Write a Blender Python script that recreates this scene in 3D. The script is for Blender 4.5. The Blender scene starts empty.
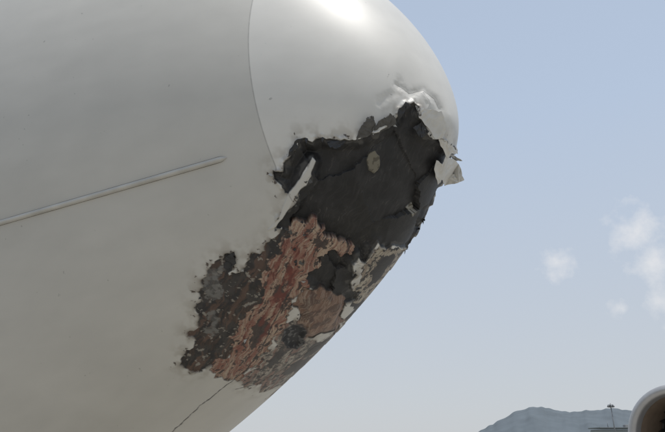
import bpy, bmesh, math, numpy as np, time
from mathutils import Matrix,Vector
from mathutils.bvhtree import BVHTree
F=576.0
# aeroplane nose measurements (metres, origin at the nose tip, +X forward, +Z up)
P_=dict(Ht=2.6962,Hb=1.6446,W=1.7129,Lt=6.9262,Lb=3.0799,Lw=7.5438,b=.5578,ab=1.0203,bb=.6697)
CAM=np.array([.6797,-1.328,-.8966]);YAW=2.275;PITCH=.3787
LS=.3632;TILT=.0378;GZ=-2.62
def prof(s,L,a,b):
    t=np.clip(s/L,0,1); return (1-(1-t)**a)**b
def surf(s,th):
    p=P_
    zt=p['Ht']*prof(s,p['Lt'],2,p['b']); zb=-p['Hb']*prof(s,p['Lb'],p['ab'],p['bb']); w=p['W']*prof(s,p['Lw'],2,p['b'])
    k=np.clip((s-18)/14,0,1); k=k*k*(3-2*k)
    zc=(zt+zb)/2+k*.9; h=(zt-zb)/2*(1-.85*k); w=w*(1-.85*k)
    return np.stack([-s, w*np.cos(th), zc+h*np.sin(th)],-1)
cf=np.array([math.cos(PITCH)*math.cos(YAW),math.cos(PITCH)*math.sin(YAW),math.sin(PITCH)])
cr=np.array([math.sin(YAW),-math.cos(YAW),0]); cu=np.cross(cr,cf)
def ray(x,y):
    d=cf+cr*(x-332.5)/F-cu*(y-216)/F
    return d/np.linalg.norm(d)
ss=(np.linspace(0,1,260)**2*9)[:,None]; tt=np.linspace(0,2*np.pi,400,endpoint=False)[None,:]
pp=surf(ss+0*tt,tt+0*ss); n,m=pp.shape[:2]
fs=[(i*m+j,i*m+(j+1)%m,(i+1)*m+(j+1)%m,(i+1)*m+j) for i in range(n-1) for j in range(m)]
bvh=BVHTree.FromPolygons([Vector(q) for q in pp.reshape(-1,3)],fs)
# survey sighting -> real 3-D point on the skin
def hit(x,y):
    d=ray(x,y); h=bvh.ray_cast(Vector(CAM),Vector(d),30)
    if h[0] is not None:
        nn=h[1]; 
        if nn.dot(Vector(d))>0: nn=-nn
        return np.array(h[0]),np.array(nn)
    best=None
    for t in np.linspace(.8,4,120):
        q=bvh.find_nearest(Vector(CAM+d*t))
        if best is None or q[3]<best[0]: best=(q[3],CAM+d*t,q[1],q[0])
    v=Vector(best[1])-best[3]
    return best[1],np.array(v.normalized())
C0,n0=hit(345,215)
ea=cr-(cr@n0)*n0; ea/=np.linalg.norm(ea); eb=np.cross(n0,ea)
def chart(p): d=p-C0; return d@ea,d@eb
def onsurf(a,b):
    o=C0+a*ea+b*eb+n0
    h=bvh.ray_cast(Vector(o),Vector(-n0),2)
    if h[0] is None:return None
    nn=h[1]
    if nn.dot(Vector(n0))<0:nn=-nn
    return np.array(h[0]),np.array(nn)
def ch(pts):
    return np.array([chart(hit(x,y)[0]) for x,y in pts])
PX=dict(
H=[(303,138),(312,142),(326,139),(340,141),(352,139),(360,139),(372,133),(385,128),(395,122),(399,110),(406,104),(414,102),(418,107),(419,117),(426,126),(430,137),(440,139),(450,147),(456,150),(464,160),(462,175),(456,195),(452,220),(435,245),(412,256),(404,247),(395,246),(385,250),(378,243),(371,252),(366,262),(359,258),(352,264),(357,275),(351,286),(356,300),(345,303),(330,297),(316,292),(308,286),(300,275),(296,250),(288,232),(276,228),(285,212),(298,190),(313,163),(311,160),(291,197),(285,193),(279,183),(273,170),(283,172),(286,160),(295,150)],
D=[(300,205),(288,214),(278,226),(266,243),(258,254),(246,266),(238,273),(229,276),(234,252),(226,254),(214,264),(204,278),(197,292),(195,308),(198,324),(187,334),(195,340),(186,350),(184,368),(191,373),(202,372),(222,362),(240,340),(262,330),(280,300),(300,275),(310,240)],
P=[(291,226),(302,222),(318,223),(326,228),(333,238),(346,242),(356,247),(352,256),(340,258),(328,254),(318,258),(322,266),(312,272),(308,285),(300,294),(292,305),(287,320),(279,335),(270,352),(258,366),(244,377),(228,381),(212,372),(222,360),(232,350),(228,338),(238,325),(245,312),(258,305),(265,292),(258,280),(272,270),(266,260),(282,255),(278,244),(290,238)],
R=[(298,296),(304,288),(316,290),(322,287),(334,294),(347,299),(344,308),(349,318),(338,324),(334,334),(322,333),(313,338),(303,327),(297,322),(300,312),(292,305)],
C=[(372,252),(380,245),(392,249),(404,249),(425,250),(400,285),(370,325),(350,335),(343,322),(352,303),(350,290),(360,280),(358,268),(366,262)],
B=[(278,332),(290,322),(310,332),(340,328),(352,320),(360,325),(330,360),(300,385),(270,400),(262,384),(244,389),(258,368),(270,352)],
W=[(312,157),(316,161),(303,186),(288,210),(274,228),(267,231),(284,204),(299,180)],
E=[(293,325),(301,327),(307,334),(305,344),(297,350),(287,349),(281,341),(284,330)],
O=[(371,153),(377,151),(382,157),(382,168),(376,175),(370,171),(368,161)],
Q=[(411,212),(418,207),(420,211),(414,218)],
X1=[(376,262),(388,256),(392,264),(384,274),(374,284),(370,276)],
X2=[(352,300),(362,292),(366,300),(356,314),(348,312)],
X3=[(318,340),(332,336),(330,344),(316,352),(308,350)],
X4=[(278,345),(288,352),(282,362),(270,370),(268,362)],
X5=[(290,366),(304,358),(306,364),(292,376),(284,376)],
Y1=[(212,270),(222,262),(228,270),(222,288),(210,300),(204,292)],
Y2=[(205,318),(216,312),(220,324),(212,338),(204,334)],
Z1=[(284,268),(292,272),(286,288),(276,302),(272,296)],
Z2=[(262,318),(270,320),(262,338),(252,350),(250,340)],
Z3=[(316,236),(328,240),(326,248),(314,248)],
L1=[(293,288),(285,302),(272,327),(262,350),(246,371),(224,387),(200,406),(172,432)],
L2=[(340,330),(315,347),(285,368),(258,384),(236,389)],
L3=[(297,250),(291,266),(280,290),(272,305),(262,325)],
L4=[(312,235),(300,258),(290,285),(276,312),(262,340),(248,362)],
L5=[(290,235),(280,262),(266,292),(252,322),(238,350)],
K1=[(398,84),(410,92),(424,90),(436,99),(441,108)],
K2=[(424,92),(430,104),(427,112)],
K3=[(380,102),(396,92),(400,80)],
)
CH={k:ch(v) for k,v in PX.items()}
def jag(poly,lev,amp,seed):
    rs=np.random.RandomState(seed);p=[np.array(q) for q in poly]
    for L in range(lev):
        r=[]
        for i in range(len(p)):
            a_,b_=p[i],p[(i+1)%len(p)];d=b_-a_;nn=np.array([-d[1],d[0]]);t=rs.uniform(.3,.7)
            r+=[a_,a_+d*t+nn*rs.uniform(-amp,amp)]
        p=r
    return np.array(p)
def pnoise(x,y,seed):
    rs=np.random.RandomState(seed);an=rs.rand(256,256)*2*np.pi;GX=np.cos(an).astype(np.float32);GY=np.sin(an).astype(np.float32)
    xi=np.floor(x).astype(int);yi=np.floor(y).astype(int);fx=x-xi;fy=y-yi
    u=fx*fx*fx*(fx*(fx*6-15)+10);v=fy*fy*fy*(fy*(fy*6-15)+10)
    def g(i,j):
        I=(xi+i)&255;J=(yi+j)&255;return GX[I,J]*(fx-i)+GY[I,J]*(fy-j)
    return (g(0,0)*(1-u)+g(1,0)*u)*(1-v)+(g(0,1)*(1-u)+g(1,1)*u)*v
def fbm(x,y,seed,o=4,g=.5):
    r=0;a=1.;s=0;c,sn=math.cos(.65),math.sin(.65);f=1.
    X,Y=x*c-y*sn+3.1,x*sn+y*c+7.7
    for i in range(o):
        r=r+a*pnoise(X*f,Y*f,seed+i);s+=a;a*=g;f*=2.03;X,Y=X*c-Y*sn+1.7,X*sn+Y*c+.3
    return .5+r/s*1.05
def fbmA(x,y,seed,o=4,g=.55):
    # stretched noise; each octave is sheared by a different amount so that no cell rows line up
    r=0;a=1.;s=0;f=1.
    for i in range(o):
        r=r+a*pnoise(x*f+i*5.3+y*f*.37*(1 if i%2 else -1),y*f+i*9.1+x*f*(.5-.4*(i%3)),seed+i);s+=a;a*=g;f*=2.03
    return .5+r/s*1.05
def sdf(poly,x,y):
    d=np.full(x.shape,1e9,np.float32);ins=np.zeros(x.shape,bool);n=len(poly)
    for i in range(n):
        ax,ay=map(float,poly[i]);bx,by=map(float,poly[(i+1)%n]);ex,ey=bx-ax,by-ay
        dx=x-ax;dy=y-ay
        t=np.clip((dx*ex+dy*ey)*(1/(ex*ex+ey*ey+1e-12)),0,1)
        d=np.minimum(d,(dx-t*ex)**2+(dy-t*ey)**2)
        c=((ay>y)!=(by>y))
        ins^=c&(dx<dy*(ex/(ey if abs(ey)>1e-9 else 1e-9)))
    d=np.sqrt(d);return np.where(ins,-d,d)
def line(poly,x,y):
    d=np.full(x.shape,1e9)
    for i in range(len(poly)-1):
        ax,ay=poly[i];bx,by=poly[i+1];ex,ey=bx-ax,by-ay
        t=np.clip(((x-ax)*ex+(y-ay)*ey)/(ex*ex+ey*ey),0,1)
        d=np.minimum(d,(x-ax-t*ex)**2+(y-ay-t*ey)**2)
    return np.sqrt(d)
sm=lambda e0,e1,x:(lambda t:t*t*(3-2*t))(np.clip((x-e0)/(e1-e0),0,1))
# ---------- dense fuselage
NR,NT=880,1150
s1=1.25*np.linspace(0.0,1,NR)**1.5
s2=1.25+np.linspace(0,1,61)[1:]**1.3*7.0; s3=np.linspace(8.25,33,40)[1:]
S=np.concatenate([s1,s2,s3])
td=np.linspace(.62*np.pi,1.78*np.pi,NT); tc=np.linspace(1.78*np.pi,2.62*np.pi,72)[1:-1]
T=np.concatenate([td,tc])
SS,TT=np.meshgrid(S,T,indexing='ij')
V=surf(SS,TT);n,m=SS.shape
dv_s=np.gradient(V,axis=0);dv_t=np.roll(V,-1,1)-np.roll(V,1,1)
N=np.cross(dv_s,dv_t);N/=np.linalg.norm(N,axis=-1,keepdims=True)+1e-12
N[0]=[1,0,0]
if (N[300,300]@(V[300,300]-np.array([-1,0,0.])))<0:N=-N;N[0]=[1,0,0]
col=np.empty((n,m,3),np.float32);col[:]=(.45,.438,.405)
rad=(SS<LS+TILT*V[...,2]);col[rad]=(.55,.538,.505)
dmg=np.zeros((n,m),np.float32)
A=(V-C0)@ea;Bc=(V-C0)@eb
allp=np.concatenate(list(CH.values()));lo=allp.min(0)-.06;hi=allp.max(0)+.06
face=N@n0
msk=(A>lo[0])&(A<hi[0])&(Bc>lo[1])&(Bc<hi[1])&(face>-.5)
a=A[msk].astype(np.float32);b=Bc[msk].astype(np.float32);fc=face[msk]
wa=(fbm(a/.03,b/.03,1,3)-.5)*.020+(fbm(a/.008,b/.008,7,3)-.5)*.006
wb=(fbm(a/.03,b/.03,21,3)-.5)*.020+(fbm(a/.008,b/.008,27,3)-.5)*.006
aw=a+wa*.12;bw=b+wb*.12
JG=dict(H=(2,.18),D=(3,.30),P=(3,.38),R=(2,.22),C=(3,.34),B=(3,.34),W=(1,.10),E=(2,.12),O=(1,.1),Q=(1,.2),X1=(3,.36),X2=(3,.36),X3=(3,.36),X4=(3,.36),X5=(3,.36),Y1=(3,.36),Y2=(3,.36),Z1=(3,.36),Z2=(3,.36),Z3=(3,.36))
JP={k:jag(CH[k],l,am,i*13+5) for i,(k,(l,am)) in enumerate(JG.items())}
D={k:sdf(JP[k],aw,bw) for k in JG}
Ln={k:line(CH[k],a+wa*.3,b+wb*.3) for k in CH if k[0] in 'LK'}
c=col[msk].astype(float);dm=np.zeros(len(a));disp=np.zeros(len(a))
def mixc(c,color,k):
    k=np.clip(k,0,1)[:,None];return c*(1-k)+np.asarray(color)*k
p0,p1=CH['P'][0],CH['P'][22];ax=(p0-p1)/np.linalg.norm(p0-p1);ay=np.array([-ax[1],ax[0]])
lw=fbm(a/.07,b/.07,33,3)-.5
u=a*ax[0]+b*ax[1]+wa*1.5;v=a*ay[0]+b*ay[1]+lw*.035+wb*.15
u=u+.10*(fbm(v/.009,u/.4,37,2)-.5)
st=fbmA(u/.13,v/.007,40,4);st2=fbmA(u/.07,v/.013,50,4);st3=fbmA(u/.06,v/.0035,55,3);stw=fbmA(u/.16,v/.03,57,4)
fine=fbm(a/.004,b/.004,60,2);big=fbm(a/.06,b/.06,70,3);mid=fbm(a/.018,b/.018,80,4,.5);mid2=fbm(a/.04,b/.04,85,3,.5)
chip=fbm(a/.022,b/.022,130,4,.62)
def edge(d,w=.0011):return 1-sm(-w,w,d)
dmin=np.minimum(np.minimum(D['H'],D['D']),D['B'])
c=mixc(c,(.27,.24,.20),np.clip(1-dmin/.06,0,1)**1.3*sm(.35,.7,mid2)*.65)
c=mixc(c,(.15,.13,.11),np.clip(1-dmin/.012,0,1)*.4*sm(.3,.6,mid2))
c=mixc(c,(.07,.055,.045),sm(0,.008,chip-.61-.24*np.clip(dmin/.03,0,1))*(dmin<.04)*sm(.44,.52,mid2))
# D : scorched brown-black ply
dD=D['D'];mD=edge(dD)
cD=np.array([.021,.019,.019])*np.ones((len(a),3))
cD=mixc(cD,(.062,.040,.030),sm(.50,.62,st2)*.8)
cD=mixc(cD,(.045,.041,.038),sm(.5,.65,mid2)*.7)
cD=mixc(cD,(.12,.07,.05),sm(.58,.70,stw)*.6)
cD=mixc(cD,(.24,.22,.19),sm(.68,.69,chip)*.8)
c=mixc(c,(.24,.22,.19),edge(dD-.0035,.0012)*sm(.4,.55,mid2)*.9)
for k in('Y1','Y2'):cD=mixc(cD,(.15,.145,.135),edge(D[k]+(chip-.5)*.02)*(.35+.5*sm(.4,.6,mid)))
c=mixc(c,(0,0,0),mD);c=c+cD*mD[:,None];dm=np.maximum(dm,mD);disp-=mD*(.003+.006*(mid2-.3))
# B : smeared primer
dB=D['B'];mB=edge(dB,.0018)*.95
cB=np.array([.28,.25,.21])*np.ones((len(a),3))
cB=mixc(cB,(.10,.085,.072),sm(.40,.56,st2)*.85)
cB=mixc(cB,(.17,.08,.06),sm(.50,.62,stw)*.7)
for k in('X3','X4','X5'):cB=mixc(cB,(.024,.022,.022),edge(D[k])*.95)
cB=mixc(cB,(.03,.027,.026),sm(.56,.57,chip)*.92)
c=mixc(c,(0,0,0),mB);c=c+cB*mB[:,None];dm=np.maximum(dm,mB);disp-=mB*.002
# C
mC=edge(D['C'],.0012)
cC=np.array([.34,.305,.245])*np.ones((len(a),3))
cC=mixc(cC,(.19,.145,.11),sm(.42,.60,st2)*.8)
for k in('X1','X2'):cC=mixc(cC,(.024,.022,.022),edge(D[k]))
cC=mixc(cC,(.03,.027,.026),sm(.56,.57,chip)*.95)
c=mixc(c,(0,0,0),mC);c=c+cC*mC[:,None];dm=np.maximum(dm,mC);disp-=mC*.003
# H
dH=D['H'];mH=edge(dH,.0009)
g=.009+.006*sm(.4,.7,big)+.003*sm(.45,.6,mid2)
cH=g[:,None]*np.array([1,.98,1.0])
cH=mixc(cH,(.028,.026,.026),sm(.50,.70,st2)*.4)
cH=mixc(cH,(.08,.075,.07),sm(.66,.72,st3)*sm(.55,.65,big)*.5)
ply=(1-sm(.001,.009,-dH+(mid2-.5)*.04))*(dH<0)
cH=mixc(cH,(.075,.072,.067),ply*.7)
c=mixc(c,(.20,.19,.17),edge(dH-.0022,.001)*(1-mD)*sm(.45,.6,mid2)*.8)
c=mixc(c,(0,0,0),mH);c=c+cH*mH[:,None];dm=np.maximum(dm,mH)
rs=np.random.RandomState(31);fac=np.zeros(len(a));best=np.full(len(a),1e9)
for i in range(60):
    sx_,sy_=rs.uniform(lo[0],hi[0]),rs.uniform(lo[1],hi[1]);g1,g2=rs.normal(0,.2,2);h0=rs.uniform(0,.008)
    d_=np.hypot(a+wa*.8-sx_,b+wb*.8-sy_);pl=h0+g1*(a-sx_)*.6+g2*(b-sy_)*.6
    k=d_<best;fac=np.where(k,pl,fac);best=np.where(k,d_,best)
hd=sm(0,.004,-dH)*.008+sm(.004,.03,-dH)*(.010+np.clip(fac,-.009,.013))
disp=disp*(1-mH)-hd*mH
lip=np.exp(-((np.maximum(dH,0)-.002)/.007)**2)*(dH>0);disp+=lip*sm(.45,.65,big)*.007*(1-mD)
# P
dP=D['P'];mP=edge(dP)
cP=np.array([.33,.245,.18])*np.ones((len(a),3))
cP=mixc(cP,(.22,.115,.08),sm(.42,.58,st)*.75)
cP=mixc(cP,(.17,.06,.042),sm(.48,.62,stw)*.8)
cP=mixc(cP,(.15,.058,.042),sm(.54,.66,st2)*.6)
cP=mixc(cP,(.40,.35,.28),sm(.54,.68,st3)*.5)
cP=mixc(cP,(.12,.07,.055),sm(.62,.70,fine)*.4)
cP=mixc(cP,(.035,.027,.025),sm(.57,.60,chip*.45+st2*.55)*.92)
for k in('Z1','Z2','Z3'):cP=mixc(cP,(.035,.027,.025),edge(D[k]+(chip-.5)*.03)*.92)
for k in('L3','L4','L5'):cP=mixc(cP,(.15,.032,.023),edge(Ln[k]-.003-.03*np.clip(mid2-.4,0,1),.005)*.6)
c=mixc(c,(.03,.022,.02),edge(dP-.002,.0012)*.7)
c=mixc(c,(0,0,0),mP);c=c+cP*mP[:,None];dm=np.maximum(dm,mP);disp=disp*(1-mP)-mP*(.003)
# R
dR=D['R'];rim=np.exp(-(dR/.003)**2)*sm(.35,.55,mid2+.1)
mR=edge(dR);cR=np.array([.14,.08,.055])*np.ones((len(a),3));cR=mixc(cR,(.24,.165,.125),sm(.45,.62,st2)*.7)
cR=mixc(cR,(.065,.038,.03),sm(.48,.60,mid2)*.8);cR=mixc(cR,(.33,.28,.22),sm(.60,.68,st3)*.4)
c=mixc(c,(0,0,0),mR);c=c+cR*mR[:,None];c=mixc(c,(.022,.018,.016),rim*.95);dm=np.maximum(dm,np.maximum(mR,rim));disp=disp*(1-mR)+mR*(sm(0,.03,-dR)*.012-.004)
# E
dE=D['E'];mE=edge(dE,.0015);c=mixc(c,(.009,.009,.011),mE);c=mixc(c,(.13,.13,.13),mE*sm(.62,.64,mid)*.6)
c=mixc(c,(.10,.08,.07),edge(dE-.006,.004)*.5*(1-mE));dm=np.maximum(dm,mE);disp=disp*(1-mE)-mE*(sm(0,.02,-dE)*.012+.002)
mW=edge(D['W']);c=mixc(c,(.46,.445,.41),mW);dm=dm*(1-mW);disp=disp*(1-mW)+mW*.003
for kk,cc in(('O',(.15,.135,.10)),('Q',(.28,.27,.24))):
    mO=edge(D[kk]);c=mixc(c,cc,mO);c=mixc(c,(.08,.07,.05),mO*sm(.5,.6,mid));disp=disp+mO*.004
for kk,w,cc,o in(('L1',.0024,(.03,.026,.026),.85),('L2',.0020,(.045,.04,.036),.9),('K1',.0006,(.2,.19,.18),.6),('K2',.0006,(.2,.19,.18),.6)):
    ml=edge(Ln[kk]-w*(.4+1.0*mid),.0008)*o;c=mixc(c,cc,ml);disp-=ml*.001
for k,h,wd in(('K1',-.0035,.010),('K2',.003,.008),('K3',-.0025,.012)):disp+=h*np.exp(-(Ln[k]/wd)**2)*(1-mH)
for (x,y,r,h) in((412,84,.075,-.006),(437,112,.05,-.007)):
    kc=chart(hit(x,y)[0]);rr=np.hypot(a-kc[0],b-kc[1]);disp+=h*(1-sm(0,r,rr))*(1-mH)
disp*=sm(-.5,-.15,fc)
col[msk]=c;dmg[msk]=dm
dd=np.zeros((n,m));dd[msk]=disp;V=V+N*dd[...,None]
V[0]=V[0,0]
me=bpy.data.meshes.new("fuselage")
idx=np.arange(n*m).reshape(n,m);q=np.stack([idx[:-1],np.roll(idx,-1,1)[:-1],np.roll(idx,-1,1)[1:],idx[1:]],-1).reshape(-1,4)[:,::-1]
me.vertices.add(n*m);me.vertices.foreach_set('co',V.astype(np.float32).ravel())
me.loops.add(q.size);me.loops.foreach_set('vertex_index',q.ravel().astype(np.int32))
me.polygons.add(len(q));me.polygons.foreach_set('loop_start',np.arange(0,q.size,4,dtype=np.int32));me.polygons.foreach_set('loop_total',np.full(len(q),4,np.int32))
me.polygons.foreach_set('use_smooth',np.ones(len(q),bool));me.update(calc_edges=True)
at=me.attributes.new('dcol','FLOAT_COLOR','POINT');at.data.foreach_set('color',np.concatenate([col,np.ones((n,m,1),np.float32)],-1).ravel())
at=me.attributes.new('dmg','FLOAT','POINT');at.data.foreach_set('value',dmg.ravel())
# ---------- materials
def newmat(name):
    mt=bpy.data.materials.new(name);mt.use_nodes=True;nt=mt.node_tree;return mt,nt,nt.nodes['Principled BSDF']
def nd(nt,t,ins=None,**kw):
    x=nt.nodes.new(t)
    for k,v in kw.items():setattr(x,k,v)
    for k,v in(ins or{}).items():
        if isinstance(v,bpy.types.NodeSocket):nt.links.new(v,x.inputs[k])
        else:x.inputs[k].default_value=v
    return x
def M(nt,op,a_,b_=0.0,clamp=False):
    x=nd(nt,'ShaderNodeMath',{0:a_,1:b_},operation=op);x.use_clamp=clamp;return x.outputs[0]
def simple(name,colr,rough=.5,metal=0,var=.15,scale=8,bump=0.0):
    mt,nt,b=newmat(name);tc=nd(nt,'ShaderNodeTexCoord')
    nz=nd(nt,'ShaderNodeTexNoise',{'Vector':tc.outputs['Object'],'Scale':scale,'Detail':4.0})
    k=M(nt,'MULTIPLY_ADD',nz.outputs[0],2*var);nt.nodes[-1].inputs[2].default_value=1-var
    mx=nd(nt,'ShaderNodeVectorMath',{0:(*colr,),3:k},operation='SCALE')
    nt.links.new(mx.outputs[0],b.inputs['Base Color']);b.inputs['Roughness'].default_value=rough;b.inputs['Metallic'].default_value=metal
    if bump:
        bp=nd(nt,'ShaderNodeBump',{'Height':nz.outputs[0],'Strength':bump,'Distance':.01});nt.links.new(bp.outputs[0],b.inputs['Normal'])
    return mt
mt,nt,bs=newmat('aircraft_paint')
tc=nd(nt,'ShaderNodeTexCoord');ob=tc.outputs['Object']
dc=nd(nt,'ShaderNodeAttribute',attribute_name='dcol').outputs['Color'];dg=nd(nt,'ShaderNodeAttribute',attribute_name='dmg').outputs['Fac']
n1=nd(nt,'ShaderNodeTexNoise',{'Vector':ob,'Scale':1.6,'Detail':4.0,'Roughness':.6}).outputs[0]
mp=nd(nt,'ShaderNodeMapping',{'Vector':ob,'Scale':(1.2,14,14)}).outputs[0]
n2=nd(nt,'ShaderNodeTexNoise',{'Vector':mp,'Scale':1.0,'Detail':3.0}).outputs[0]
n3=nd(nt,'ShaderNodeTexNoise',{'Vector':ob,'Scale':45.0,'Detail':2.0}).outputs[0]
dirt=M(nt,'ADD',M(nt,'MULTIPLY',n1,.24),M(nt,'MULTIPLY',n2,.16)); dirt=M(nt,'ADD',dirt,.80)
spk=nd(nt,'ShaderNodeMapRange',{'Value':n3,1:.74,2:.78,3:1.0,4:.7}).outputs[0]
dirt=M(nt,'MULTIPLY',dirt,spk)
sx=nd(nt,'ShaderNodeSeparateXYZ',{0:ob})
e=M(nt,'ADD',M(nt,'ADD',sx.outputs[0],LS),M(nt,'MULTIPLY',sx.outputs[2],TILT))
e=M(nt,'ABSOLUTE',e);seam=nd(nt,'ShaderNodeMapRange',{'Value':e,1:.0006,2:.0022,3:.70,4:1.0}).outputs[0]
dirt=M(nt,'MULTIPLY',dirt,seam)
mx=nd(nt,'ShaderNodeVectorMath',{0:dc,3:dirt},operation='SCALE');nt.links.new(mx.outputs[0],bs.inputs['Base Color'])
rg=M(nt,'ADD',M(nt,'MULTIPLY',dg,.08),M(nt,'ADD',M(nt,'MULTIPLY',n1,.15),.40));nt.links.new(rg,bs.inputs['Roughness'])
bs.inputs['Specular IOR Level'].default_value=.45
nf=nd(nt,'ShaderNodeTexNoise',{'Vector':ob,'Scale':160.0,'Detail':2.0}).outputs[0]
hb=M(nt,'ADD',M(nt,'MULTIPLY',M(nt,'MULTIPLY',nf,dg),.25),M(nt,'MULTIPLY',n1,.15))
bp=nd(nt,'ShaderNodeBump',{'Height':hb,'Strength':.6,'Distance':.004});nt.links.new(bp.outputs[0],bs.inputs['Normal'])
me.materials.append(mt)
col_=bpy.context.scene.collection
def link(o,par=None):
    col_.objects.link(o)
    if par:o.parent=par
    return o
def empty(name,loc=(0,0,0)):
    o=bpy.data.objects.new(name,None);o.location=loc;return link(o)
plane=empty('passenger_airplane')
link(bpy.data.objects.new('fuselage',me),plane)
def mesh(name,vs,fs,mat,par=None,smooth=False):
    me=bpy.data.meshes.new(name);me.from_pydata([tuple(map(float,v)) for v in vs],[],fs);me.update()
    if mat:me.materials.append(mat)
    if smooth:
        for p in me.polygons:p.use_smooth=True
    return link(bpy.data.objects.new(name,me),par)
m_white=simple('torn_paint_skin',(.52,.51,.48),.5,0,.25,30,.3)
m_grey=simple('torn_fibre_ply',(.075,.073,.07),.65,0,.5,60,.6)
m_lt=simple('torn_glass_ply',(.33,.33,.32),.5,0,.35,60,.5)
m_blk=simple('torn_carbon_ply',(.02,.02,.021),.5,0,.5,60,.6)
def flap(name,pts,mat,th=.0022):
    vs=[]
    for x,y,l in pts:
        h,nn=hit(x,y);vs.append(h+nn*l*.001)
    bm=bmesh.new();bv=[bm.verts.new(tuple(v)) for v in vs];bm.faces.new(bv)
    bmesh.ops.triangulate(bm,faces=bm.faces[:]);bmesh.ops.subdivide_edges(bm,edges=bm.edges[:],cuts=3,use_grid_fill=True)
    rs=np.random.RandomState(len(name)*7)
    for v_ in bm.verts:v_.co+=Vector(rs.normal(0,.0012,3))
    mm=bpy.data.meshes.new(name);bm.to_mesh(mm);bm.free();mm.materials.append(mat)
    o=link(bpy.data.objects.new(name,mm),plane);md=o.modifiers.new('s','SOLIDIFY');md.thickness=th;return o
flap('torn_flap_1',[(356,141,-4),(359,128,14),(363,124,18),(366,119,22),(371,117,22),(373,122,16),(375,127,12),(371,134,0)],m_grey)
flap('torn_flap_2',[(374,133,-4),(377,121,14),(383,119,18),(388,115,20),(393,117,14),(396,124,2),(386,129,-4)],m_grey)
flap('torn_flap_3',[(418,108,2),(427,110,12),(436,114,24),(439,124,28),(437,137,26),(431,139,16),(426,127,6),(419,118,2)],m_white)
flap('torn_flap_4',[(436,160,0),(441,163,3),(445,156,4),(452,159,4),(457,163,6),(459,171,8),(462,179,8),(457,182,6),(454,175,5),(450,171,4),(447,177,3),(444,186,2),(441,179,1),(438,184,0),(435,170,-4)],m_white,.0016)
flap('torn_flap_5',[(438,138,3),(443,139,7),(447,144,8),(451,147,10),(455,153,10),(449,153,6),(446,158,6),(441,146,0)],m_white,.0016)
flap('torn_flap_6',[(398,122,0),(397,111,8),(404,104,12),(409,106,10),(404,112,6)],m_blk)
flap('torn_flap_7',[(303,138,0),(297,148,4),(288,158,9),(290,150,12),(297,140,8)],m_blk)
flap('torn_flap_8',[(229,276,-3),(236,262,6),(233,252,8),(226,256,4),(224,268,-3)],m_blk)
flap('torn_flap_9',[(326,140,-3),(330,147,6),(337,149,9),(341,146,8),(347,141,0)],m_blk)
flap('torn_flap_10',[(422,122,-2),(428,131,8),(424,136,6),(420,138,4),(414,128,-4)],m_blk)
flap('torn_flap_11',[(447,152,0),(454,155,5),(460,160,9),(453,160,5)],m_lt,.0014)
rs=np.random.RandomState(12);SV={0:[],1:[],2:[]};SF={0:[],1:[],2:[]}
def shards(poly,cnt,smin,smax):
    P=np.array(poly);E=np.roll(P,-1,0)-P;Ls=np.linalg.norm(E,axis=1);cum=np.cumsum(Ls)/Ls.sum()
    for _ in range(cnt):
        i=int(np.searchsorted(cum,rs.rand()));p=P[i]+E[i]*rs.rand();t=E[i]/Ls[i];nr=np.array([-t[1],t[0]])
        L=rs.uniform(smin,smax);w=L*rs.uniform(.5,1.2);sg=rs.choice([-1,1]);k=rs.choice([0,1,2],p=[.2,.4,.4])
        pts=[(p-t*w/2,-1),(p+t*w/2,-1),(p+t*w*rs.uniform(-.5,.5)+nr*sg*L,rs.uniform(1,6)),(p-t*w*.5+nr*sg*L*rs.uniform(.3,.7),rs.uniform(1,4))]
        vs=[]
        for (aa,bb),l in pts:
            o=onsurf(aa,bb)
            if o is None:break
            vs.append(o[0]+o[1]*l*.001)
        if len(vs)==4:
            n_=len(SV[k]);SV[k]+=vs;SF[k]+=[(n_,n_+1,n_+2),(n_,n_+2,n_+3)]
shards(JP['H'],60,.005,.015);shards(JP['D'],14,.004,.010);shards(CH['R'],8,.004,.009)
for k,mm in((0,m_lt),(1,m_grey),(2,m_blk)):
    o=mesh('torn_shards_%d'%k,SV[k],SF[k],mm,plane);md=o.modifiers.new('s','SOLIDIFY');md.thickness=.0012
# ---------- raised strip
m_strip=simple('strip_metal',(.44,.43,.40),.45,0,.3,14)
m_strip_shadow=simple('strip_shadow_line',(.10,.085,.07),.9,0,.3,20)  # dark colour painting the shadow line along the strip, not a separate material
def strip(name,w0,hh,mat,lift):
    K=90;vs=[];R=10
    pts=[hit(227-t*290,157.5+t*290*.288) for t in np.linspace(0,1,K)]
    for i,(p,nn) in enumerate(pts):
        tg=(pts[min(i+1,K-1)][0]-pts[max(i-1,0)][0]);tg/=np.linalg.norm(tg)
        nn=nn-(nn@tg)*tg;nn/=np.linalg.norm(nn);bi=np.cross(nn,tg)
        d=np.linalg.norm(p-pts[0][0]);w=w0*min(1,math.sqrt(min(1,max(d,.0004)/.02)))
        for j in range(R):
            an=math.pi*j/(R-1);vs.append(p+bi*w*math.cos(an)+nn*(w*hh*math.sin(an)+lift))
    fs=[(i*R+j,i*R+j+1,(i+1)*R+j+1,(i+1)*R+j) for i in range(K-1) for j in range(R-1)]
    mesh(name,vs,fs,mat,plane,True)
strip('side_strip',.0080,1.3,m_strip,-.001);strip('side_strip_shadow',.0093,.1,m_strip_shadow,-.0003)  # second, flatter band is the strip's painted shadow
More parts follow.
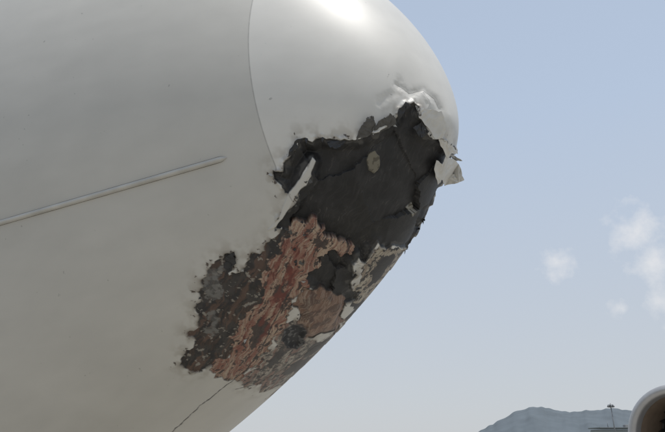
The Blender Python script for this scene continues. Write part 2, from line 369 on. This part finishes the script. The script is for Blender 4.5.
# ---------- rest of the aeroplane
def loft(name,rings,mat,par,cap=True):
    k=len(rings[0]);vs=[v for r in rings for v in r]
    fs=[(i*k+j,i*k+(j+1)%k,(i+1)*k+(j+1)%k,(i+1)*k+j) for i in range(len(rings)-1) for j in range(k)]
    if cap:fs+=[tuple(range(k))[::-1],tuple(range((len(rings)-1)*k,len(rings)*k))]
    return mesh(name,vs,fs,mat,par,True)
m_wing=simple('wing_paint',(.45,.46,.47),.4,0,.1,2)
m_rub=simple('tyre_rubber',(.03,.03,.03),.8);m_steel=simple('steel',(.45,.45,.46),.35,.8)
def foil(le,chord,th,vert=False):
    r=[]
    for k in range(20):
        t=2*math.pi*k/20;x=(1-math.cos(t))/2;z=th*math.sin(t)*(1-.6*x)
        r.append((le[0]-x*chord,le[1]+(z if vert else 0),le[2]+(0 if vert else z)))
    return r
for sg in(-1,1):
    loft('wing_%s'%('a' if sg<0 else 'b'),[foil((-11,sg*1.2,-.9),6,.35),foil((-13.5,sg*5,-.75),4,.25),foil((-18.5,sg*13.5,-.45),1.5,.08)],m_wing,plane)
    loft('tailplane_%s'%('a' if sg<0 else 'b'),[foil((-28,sg*.3,1.7),3,.15),foil((-31,sg*5,2.),1.3,.06)],m_wing,plane)
loft('tail_fin',[foil((-25.5,0,1.6),5.5,.2,True),foil((-30.5,0,7.5),2,.08,True)],m_wing,plane)
def cyl(name,p0,p1,r0,r1,mat,par,k=24):
    p0=Vector(p0);p1=Vector(p1);d=(p1-p0).normalized();x=d.orthogonal().normalized();y=d.cross(x)
    return loft(name,[[tuple(p+(x*math.cos(t)+y*math.sin(t))*r) for t in [2*math.pi*i/k for i in range(k)]] for p,r in((p0,r0),(p1,r1))],mat,par)
cyl('nose_gear_strut',(-4.6,0,-1.5),(-4.6,0,GZ+.4),.09,.07,m_steel,plane)
cyl('nose_gear_axle',(-4.6,-.35,GZ+.38),(-4.6,.35,GZ+.38),.05,.05,m_steel,plane)
def wheel(name,c,r,w,par):
    ring=[(r*.5,-w/2),(r*.85,-w/2),(r*.97,-w*.35),(r,0),(r*.97,w*.35),(r*.85,w/2),(r*.5,w/2),(r*.4,w*.2),(r*.4,-w*.2)]
    rings=[[(c[0]+a_*math.cos(t),c[1]+o_,c[2]+a_*math.sin(t)) for t in [2*math.pi*i/32 for i in range(32)]] for a_,o_ in ring+[ring[0]]]
    return loft(name,rings,m_rub,par,False)
wheel('nose_wheel_1',(-4.6,-.25,GZ+.38),.38,.2,plane);wheel('nose_wheel_2',(-4.6,.25,GZ+.38),.38,.2,plane)
for i,y in enumerate((-3.6,3.6)):
    cyl('main_gear_strut_%d'%i,(-15,y,-.9),(-15,y,GZ+.55),.14,.11,m_steel,plane);wheel('main_wheel_%d'%i,(-15,y-.25,GZ+.55),.55,.35,plane);wheel('main_wheel_%d'%(i+2),(-15,y+.25,GZ+.55),.55,.35,plane)
# ---------- ground
mt,nt,bs=newmat('apron_concrete');ob=nd(nt,'ShaderNodeTexCoord').outputs['Object']
br=nd(nt,'ShaderNodeTexBrick',{'Vector':ob,'Color1':(.30,.285,.255,1),'Color2':(.34,.32,.28,1),'Mortar':(.10,.10,.09,1),'Scale':1.0,'Mortar Size':.012,'Brick Width':5.0,'Row Height':5.0},offset=0.0)
nz=nd(nt,'ShaderNodeTexNoise',{'Vector':ob,'Scale':.6,'Detail':4.0}).outputs[0]
mx=nd(nt,'ShaderNodeVectorMath',{0:br.outputs[0],3:M(nt,'ADD',M(nt,'MULTIPLY',nz,.5),.75)},operation='SCALE');nt.links.new(mx.outputs[0],bs.inputs['Base Color']);bs.inputs['Roughness'].default_value=.85
def quad(name,x0,x1,y0,y1,z,mat):return mesh(name,[(x0,y0,z),(x1,y0,z),(x1,y1,z),(x0,y1,z)],[(0,1,2,3)],mat)
m_grass=simple('dry_grass',(.10,.11,.05),.9,0,.4,.02)
quad('ground',-30000,30000,-30000,30000,GZ-.004,m_grass)
quad('apron',-260,160,-160,280,GZ,mt)
quad('taxi_line',-60,60,-.08,.08,GZ+.004,simple('yellow_line_paint',(.55,.40,.05),.7))
def world(px_,py_,dist):
    d=ray(px_,py_);h=math.hypot(d[0],d[1]);return CAM+d*dist/h
# ---------- hills
m_hill=simple('hazy_hill',(.10,.12,.135),1.0,0,.30,.008)
crest=[(380,446),(430,440),(462,436),(478,431),(490,425),(503,418.5),(516,411.5),(529,406.5),(543,407),(556,410),(570,411.5),(585,410.5),(600,410),(612,407.5),(622,408.5),(634,411),(650,415),(680,410),(720,404),(780,415),(860,440)]
cx=np.array([q[0] for q in crest]);cy=np.array([q[1] for q in crest])
rs=np.random.RandomState(4);X=np.linspace(380,860,320);Y=np.interp(X,cx,cy)+np.interp(X,np.linspace(380,860,120),rs.normal(0,.5,120))
rows=[]
for k,hf in enumerate([0,.12,.24,.36,.48,.6,.72,.82,.92,1,.6,0]):
    dd_=3000+k*120+(300 if k==10 else 700 if k==11 else 0)
    row=[];nz1=pnoise(np.arange(len(X))/13.+.37,np.full(len(X),k*.22+.4),9)+.5*pnoise(np.arange(len(X))/5.+.37,np.full(len(X),k*.3+.4),19)
    for i,(x,y) in enumerate(zip(X,Y)):
        p=world(x,y,4080);dr=p[:2]-CAM[:2];dr=dr/np.linalg.norm(dr);hgt=max(p[2]-GZ,0)
        h2=hf*(1+(.42*nz1[i]*(1-hf) if 0<hf<1 and k<9 else 0))
        row.append((CAM[0]+dr[0]*dd_,CAM[1]+dr[1]*dd_,GZ-1+hgt*h2))
    rows.append(row)
K=len(X);mesh('hills',[v for r in rows for v in r],[(i*K+j,i*K+j+1,(i+1)*K+j+1,(i+1)*K+j) for i in range(len(rows)-1) for j in range(K-1)],m_hill,None,True)
# ---------- floodlight mast
bpos=world(616.5,440,260);mast=empty('floodlight_mast',(bpos[0],bpos[1],GZ))
m_pole=simple('galvanised_steel',(.16,.17,.18),.5,.3)
hm=world(616,403,260)[2]-GZ
cyl('pole',(0,0,0),(0,0,hm),.32,.16,m_pole,mast)
cyl('ring_platform',(0,0,hm-.9),(0,0,hm-.5),.9,.9,m_pole,mast)
for i in range(6):
    t=i*math.pi/3;cyl('lamp_%d'%i,(1.1*math.cos(t),1.1*math.sin(t),hm-1.5),(.8*math.cos(t),.8*math.sin(t),hm-.6),.4,.25,m_pole,mast,8)
def box(name,c,s,mat,par,rz=0):
    bm=bmesh.new();bmesh.ops.create_cube(bm,size=1);bmesh.ops.scale(bm,vec=s,verts=bm.verts)
    bmesh.ops.bevel(bm,geom=bm.edges[:],offset=min(s)*.04,segments=1,affect='EDGES')
    mm=bpy.data.meshes.new(name);bm.to_mesh(mm);bm.free();mm.materials.append(mat)
    o=bpy.data.objects.new(name,mm);o.location=c;o.rotation_euler=(0,0,rz);return link(o,par)
tp=world(618,440,520);term=empty('terminal_building',(tp[0],tp[1],GZ));term.rotation_euler=(0,0,math.atan2(cr[1],cr[0]))
m_wall=simple('terminal_wall',(.26,.26,.26),.7,0,.1,.3);m_gl=simple('window_glass',(.06,.08,.10),.2)
ht=world(616,427,520)[2]-GZ
box('walls',(2,0,ht/2-1),(36,20,ht-2),m_wall,term);box('roof',(2,0,ht-.8),(38,22,.8),m_pole,term)
for i in range(8):box('window_%d'%i,(-13.5+i*4.3,-10.05,ht*.55),(3.2,.3,ht*.35),m_gl,term)
cyl('roof_antenna',(-6,0,ht-.5),(-6,0,ht+4),.25,.15,m_pole,term,8);box('roof_plant',(9,0,ht+.6),(5,4,2.2),m_wall,term)
# ---------- engine on stand
ep=world(681,441,13.8)
eng=empty('jet_engine',tuple(ep));
dirc=CAM-ep;ang=math.atan2(dirc[1],dirc[0])-.42
eng.rotation_euler=(0,0,ang)
m_nac=simple('nacelle_paint',(.38,.37,.35),.45,0,.2,3);m_lip=simple('intake_lip_metal',(.42,.41,.40),.38,.5,.15,5);m_in=simple('intake_liner',(.22,.165,.12),.6,0,.3,6);m_fan=simple('fan_titanium',(.12,.12,.13),.35,.8)
def rev(name,pr,mat,k=64):
    return loft(name,[[(x,r*math.cos(t),r*math.sin(t)) for t in [2*math.pi*i/k for i in range(k)]] for x,r in pr],mat,eng,False)
rev('nacelle',[(-.22,1.075),(-.5,1.14),(-1.2,1.2),(-2.2,1.15),(-3,1.0),(-3.5,.85),(-3.5,.8)],m_nac)
rev('intake_lip',[(-.22,1.078)]+[(-.10+.10*math.cos(t),.98+.095*math.sin(t)) for t in np.linspace(1.9,-1.5,14)]+[(-.2,.87)],m_lip)
rev('intake_liner',[(-.2,.868),(-.5,.86),(-1.1,.9),(-1.15,.9)],m_in)
rev('core_exhaust',[(-3.0,.6),(-4.0,.45),(-4.3,.38),(-4.8,.02)],m_fan)
rev('spinner',[(-.65,.001),(-.72,.08),(-.85,.17),(-1.05,.26),(-1.1,.27)],m_fan)
vs=[];fs=[]
for i in range(24):
    t=2*math.pi*i/24;b0=len(vs)
    for r in np.linspace(.25,.88,6):
        tw=.5+.8*r;w=.07+.05*r
        for sgn in(-1,1):
            y=sgn*w*math.cos(tw);x=sgn*w*math.sin(tw);vs.append((-1.05+x,r*math.cos(t)-y*math.sin(t),r*math.sin(t)+y*math.cos(t)))
    fs+=[(b0+2*k,b0+2*k+1,b0+2*k+3,b0+2*k+2) for k in range(5)]
mesh('fan_blades',vs,fs,m_fan,eng,True)
rev('fan_back',[(-1.25,.9),(-1.25,.01)],m_rub)
hz=ep[2]-GZ
for i,x in enumerate((-.9,-2.6)):
    for sgn in(-1,1):cyl('stand_leg_%d_%d'%(i,sgn),(x,sgn*.95,-hz+.15),(x,sgn*.7,-.9),.06,.06,m_pole,eng,10)
    cyl('stand_cross_%d'%i,(x,-1,-hz+.2),(x,1,-hz+.2),.07,.07,m_pole,eng,10)
for sgn in(-1,1):box('stand_rail_%d'%sgn,(-1.75,sgn*1.0,-hz+.22),(3.4,.12,.14),m_pole,eng)
# ---------- sky + sun
SUN_EL=math.radians(73);SUN_AZ=math.radians(-10)
w=bpy.data.worlds.new('World');bpy.context.scene.world=w;w.use_nodes=True;nt=w.node_tree;bg=nt.nodes['Background']
sk=nd(nt,'ShaderNodeTexSky',sky_type='NISHITA');sk.sun_disc=False;sk.sun_elevation=SUN_EL;sk.sun_rotation=math.radians(90)-SUN_AZ;sk.dust_density=1.0;sk.air_density=1.0;sk.ozone_density=1.5
dr=nd(nt,'ShaderNodeTexCoord').outputs['Generated']
dr=nd(nt,'ShaderNodeVectorMath',{0:dr},operation='NORMALIZE').outputs[0]
ez=nd(nt,'ShaderNodeSeparateXYZ',{0:dr}).outputs[2]
hf=nd(nt,'ShaderNodeMapRange',{'Value':ez,1:0.0,2:.75,3:.94,4:.74}).outputs[0]
hc=nd(nt,'ShaderNodeMix',{0:nd(nt,'ShaderNodeMapRange',{'Value':ez,1:0.0,2:.5}).outputs[0],6:(5.85,6.1,6.35,1),7:(5.4,6.4,7.9,1)},data_type='RGBA').outputs[2]
hz_=nd(nt,'ShaderNodeMix',{0:hf,6:sk.outputs[0],7:hc},data_type='RGBA').outputs[2]
nz=nd(nt,'ShaderNodeTexNoise',{'Vector':dr,'Scale':26.0,'Detail':5.0,'Roughness':.6}).outputs[0]
tot=None
for x,y,r,amp in[(556,263,40,1.05),(636,232,50,1.1),(650,262,50,.9),(622,309,26,.65),(664,302,38,.9),(700,250,60,.9)]:
    d=ray(x,y);dt=nd(nt,'ShaderNodeVectorMath',{0:dr,1:tuple(d)},operation='DISTANCE').outputs['Value']
    mk=nd(nt,'ShaderNodeMapRange',{'Value':dt,1:0.0,2:r/F*.9,3:.38*amp,4:-.25}).outputs[0]
    tot=mk if tot is None else M(nt,'MAXIMUM',tot,mk)
cl=nd(nt,'ShaderNodeMapRange',{'Value':M(nt,'ADD',nz,tot),1:.55,2:1.04,3:0.0,4:.8}).outputs[0]
mx=nd(nt,'ShaderNodeMix',{0:cl,6:hz_,7:(8.2,8.2,8.3,1)},data_type='RGBA')
nt.links.new(mx.outputs[2],bg.inputs[0]);bg.inputs[1].default_value=.10
sl=bpy.data.lights.new('sun','SUN');so=link(bpy.data.objects.new('sun',sl));sl.energy=3.4;sl.angle=math.radians(.5);sl.color=(1,.96,.9)
sd=Vector((math.cos(SUN_EL)*math.cos(SUN_AZ),math.cos(SUN_EL)*math.sin(SUN_AZ),math.sin(SUN_EL)));so.rotation_euler=sd.to_track_quat('Z','Y').to_euler()
# ---------- camera
cd=bpy.data.cameras.new('camera');co=link(bpy.data.objects.new('camera',cd));cd.sensor_width=36;cd.lens=36*F/665;cd.clip_end=60000;cd.clip_start=.05
co.matrix_world=Matrix(((cr[0],cu[0],-cf[0],CAM[0]),(cr[1],cu[1],-cf[1],CAM[1]),(cr[2],cu[2],-cf[2],CAM[2]),(0,0,0,1)))
sc=bpy.context.scene;sc.camera=co;sc.view_settings.view_transform='Standard';sc.view_settings.look='None'
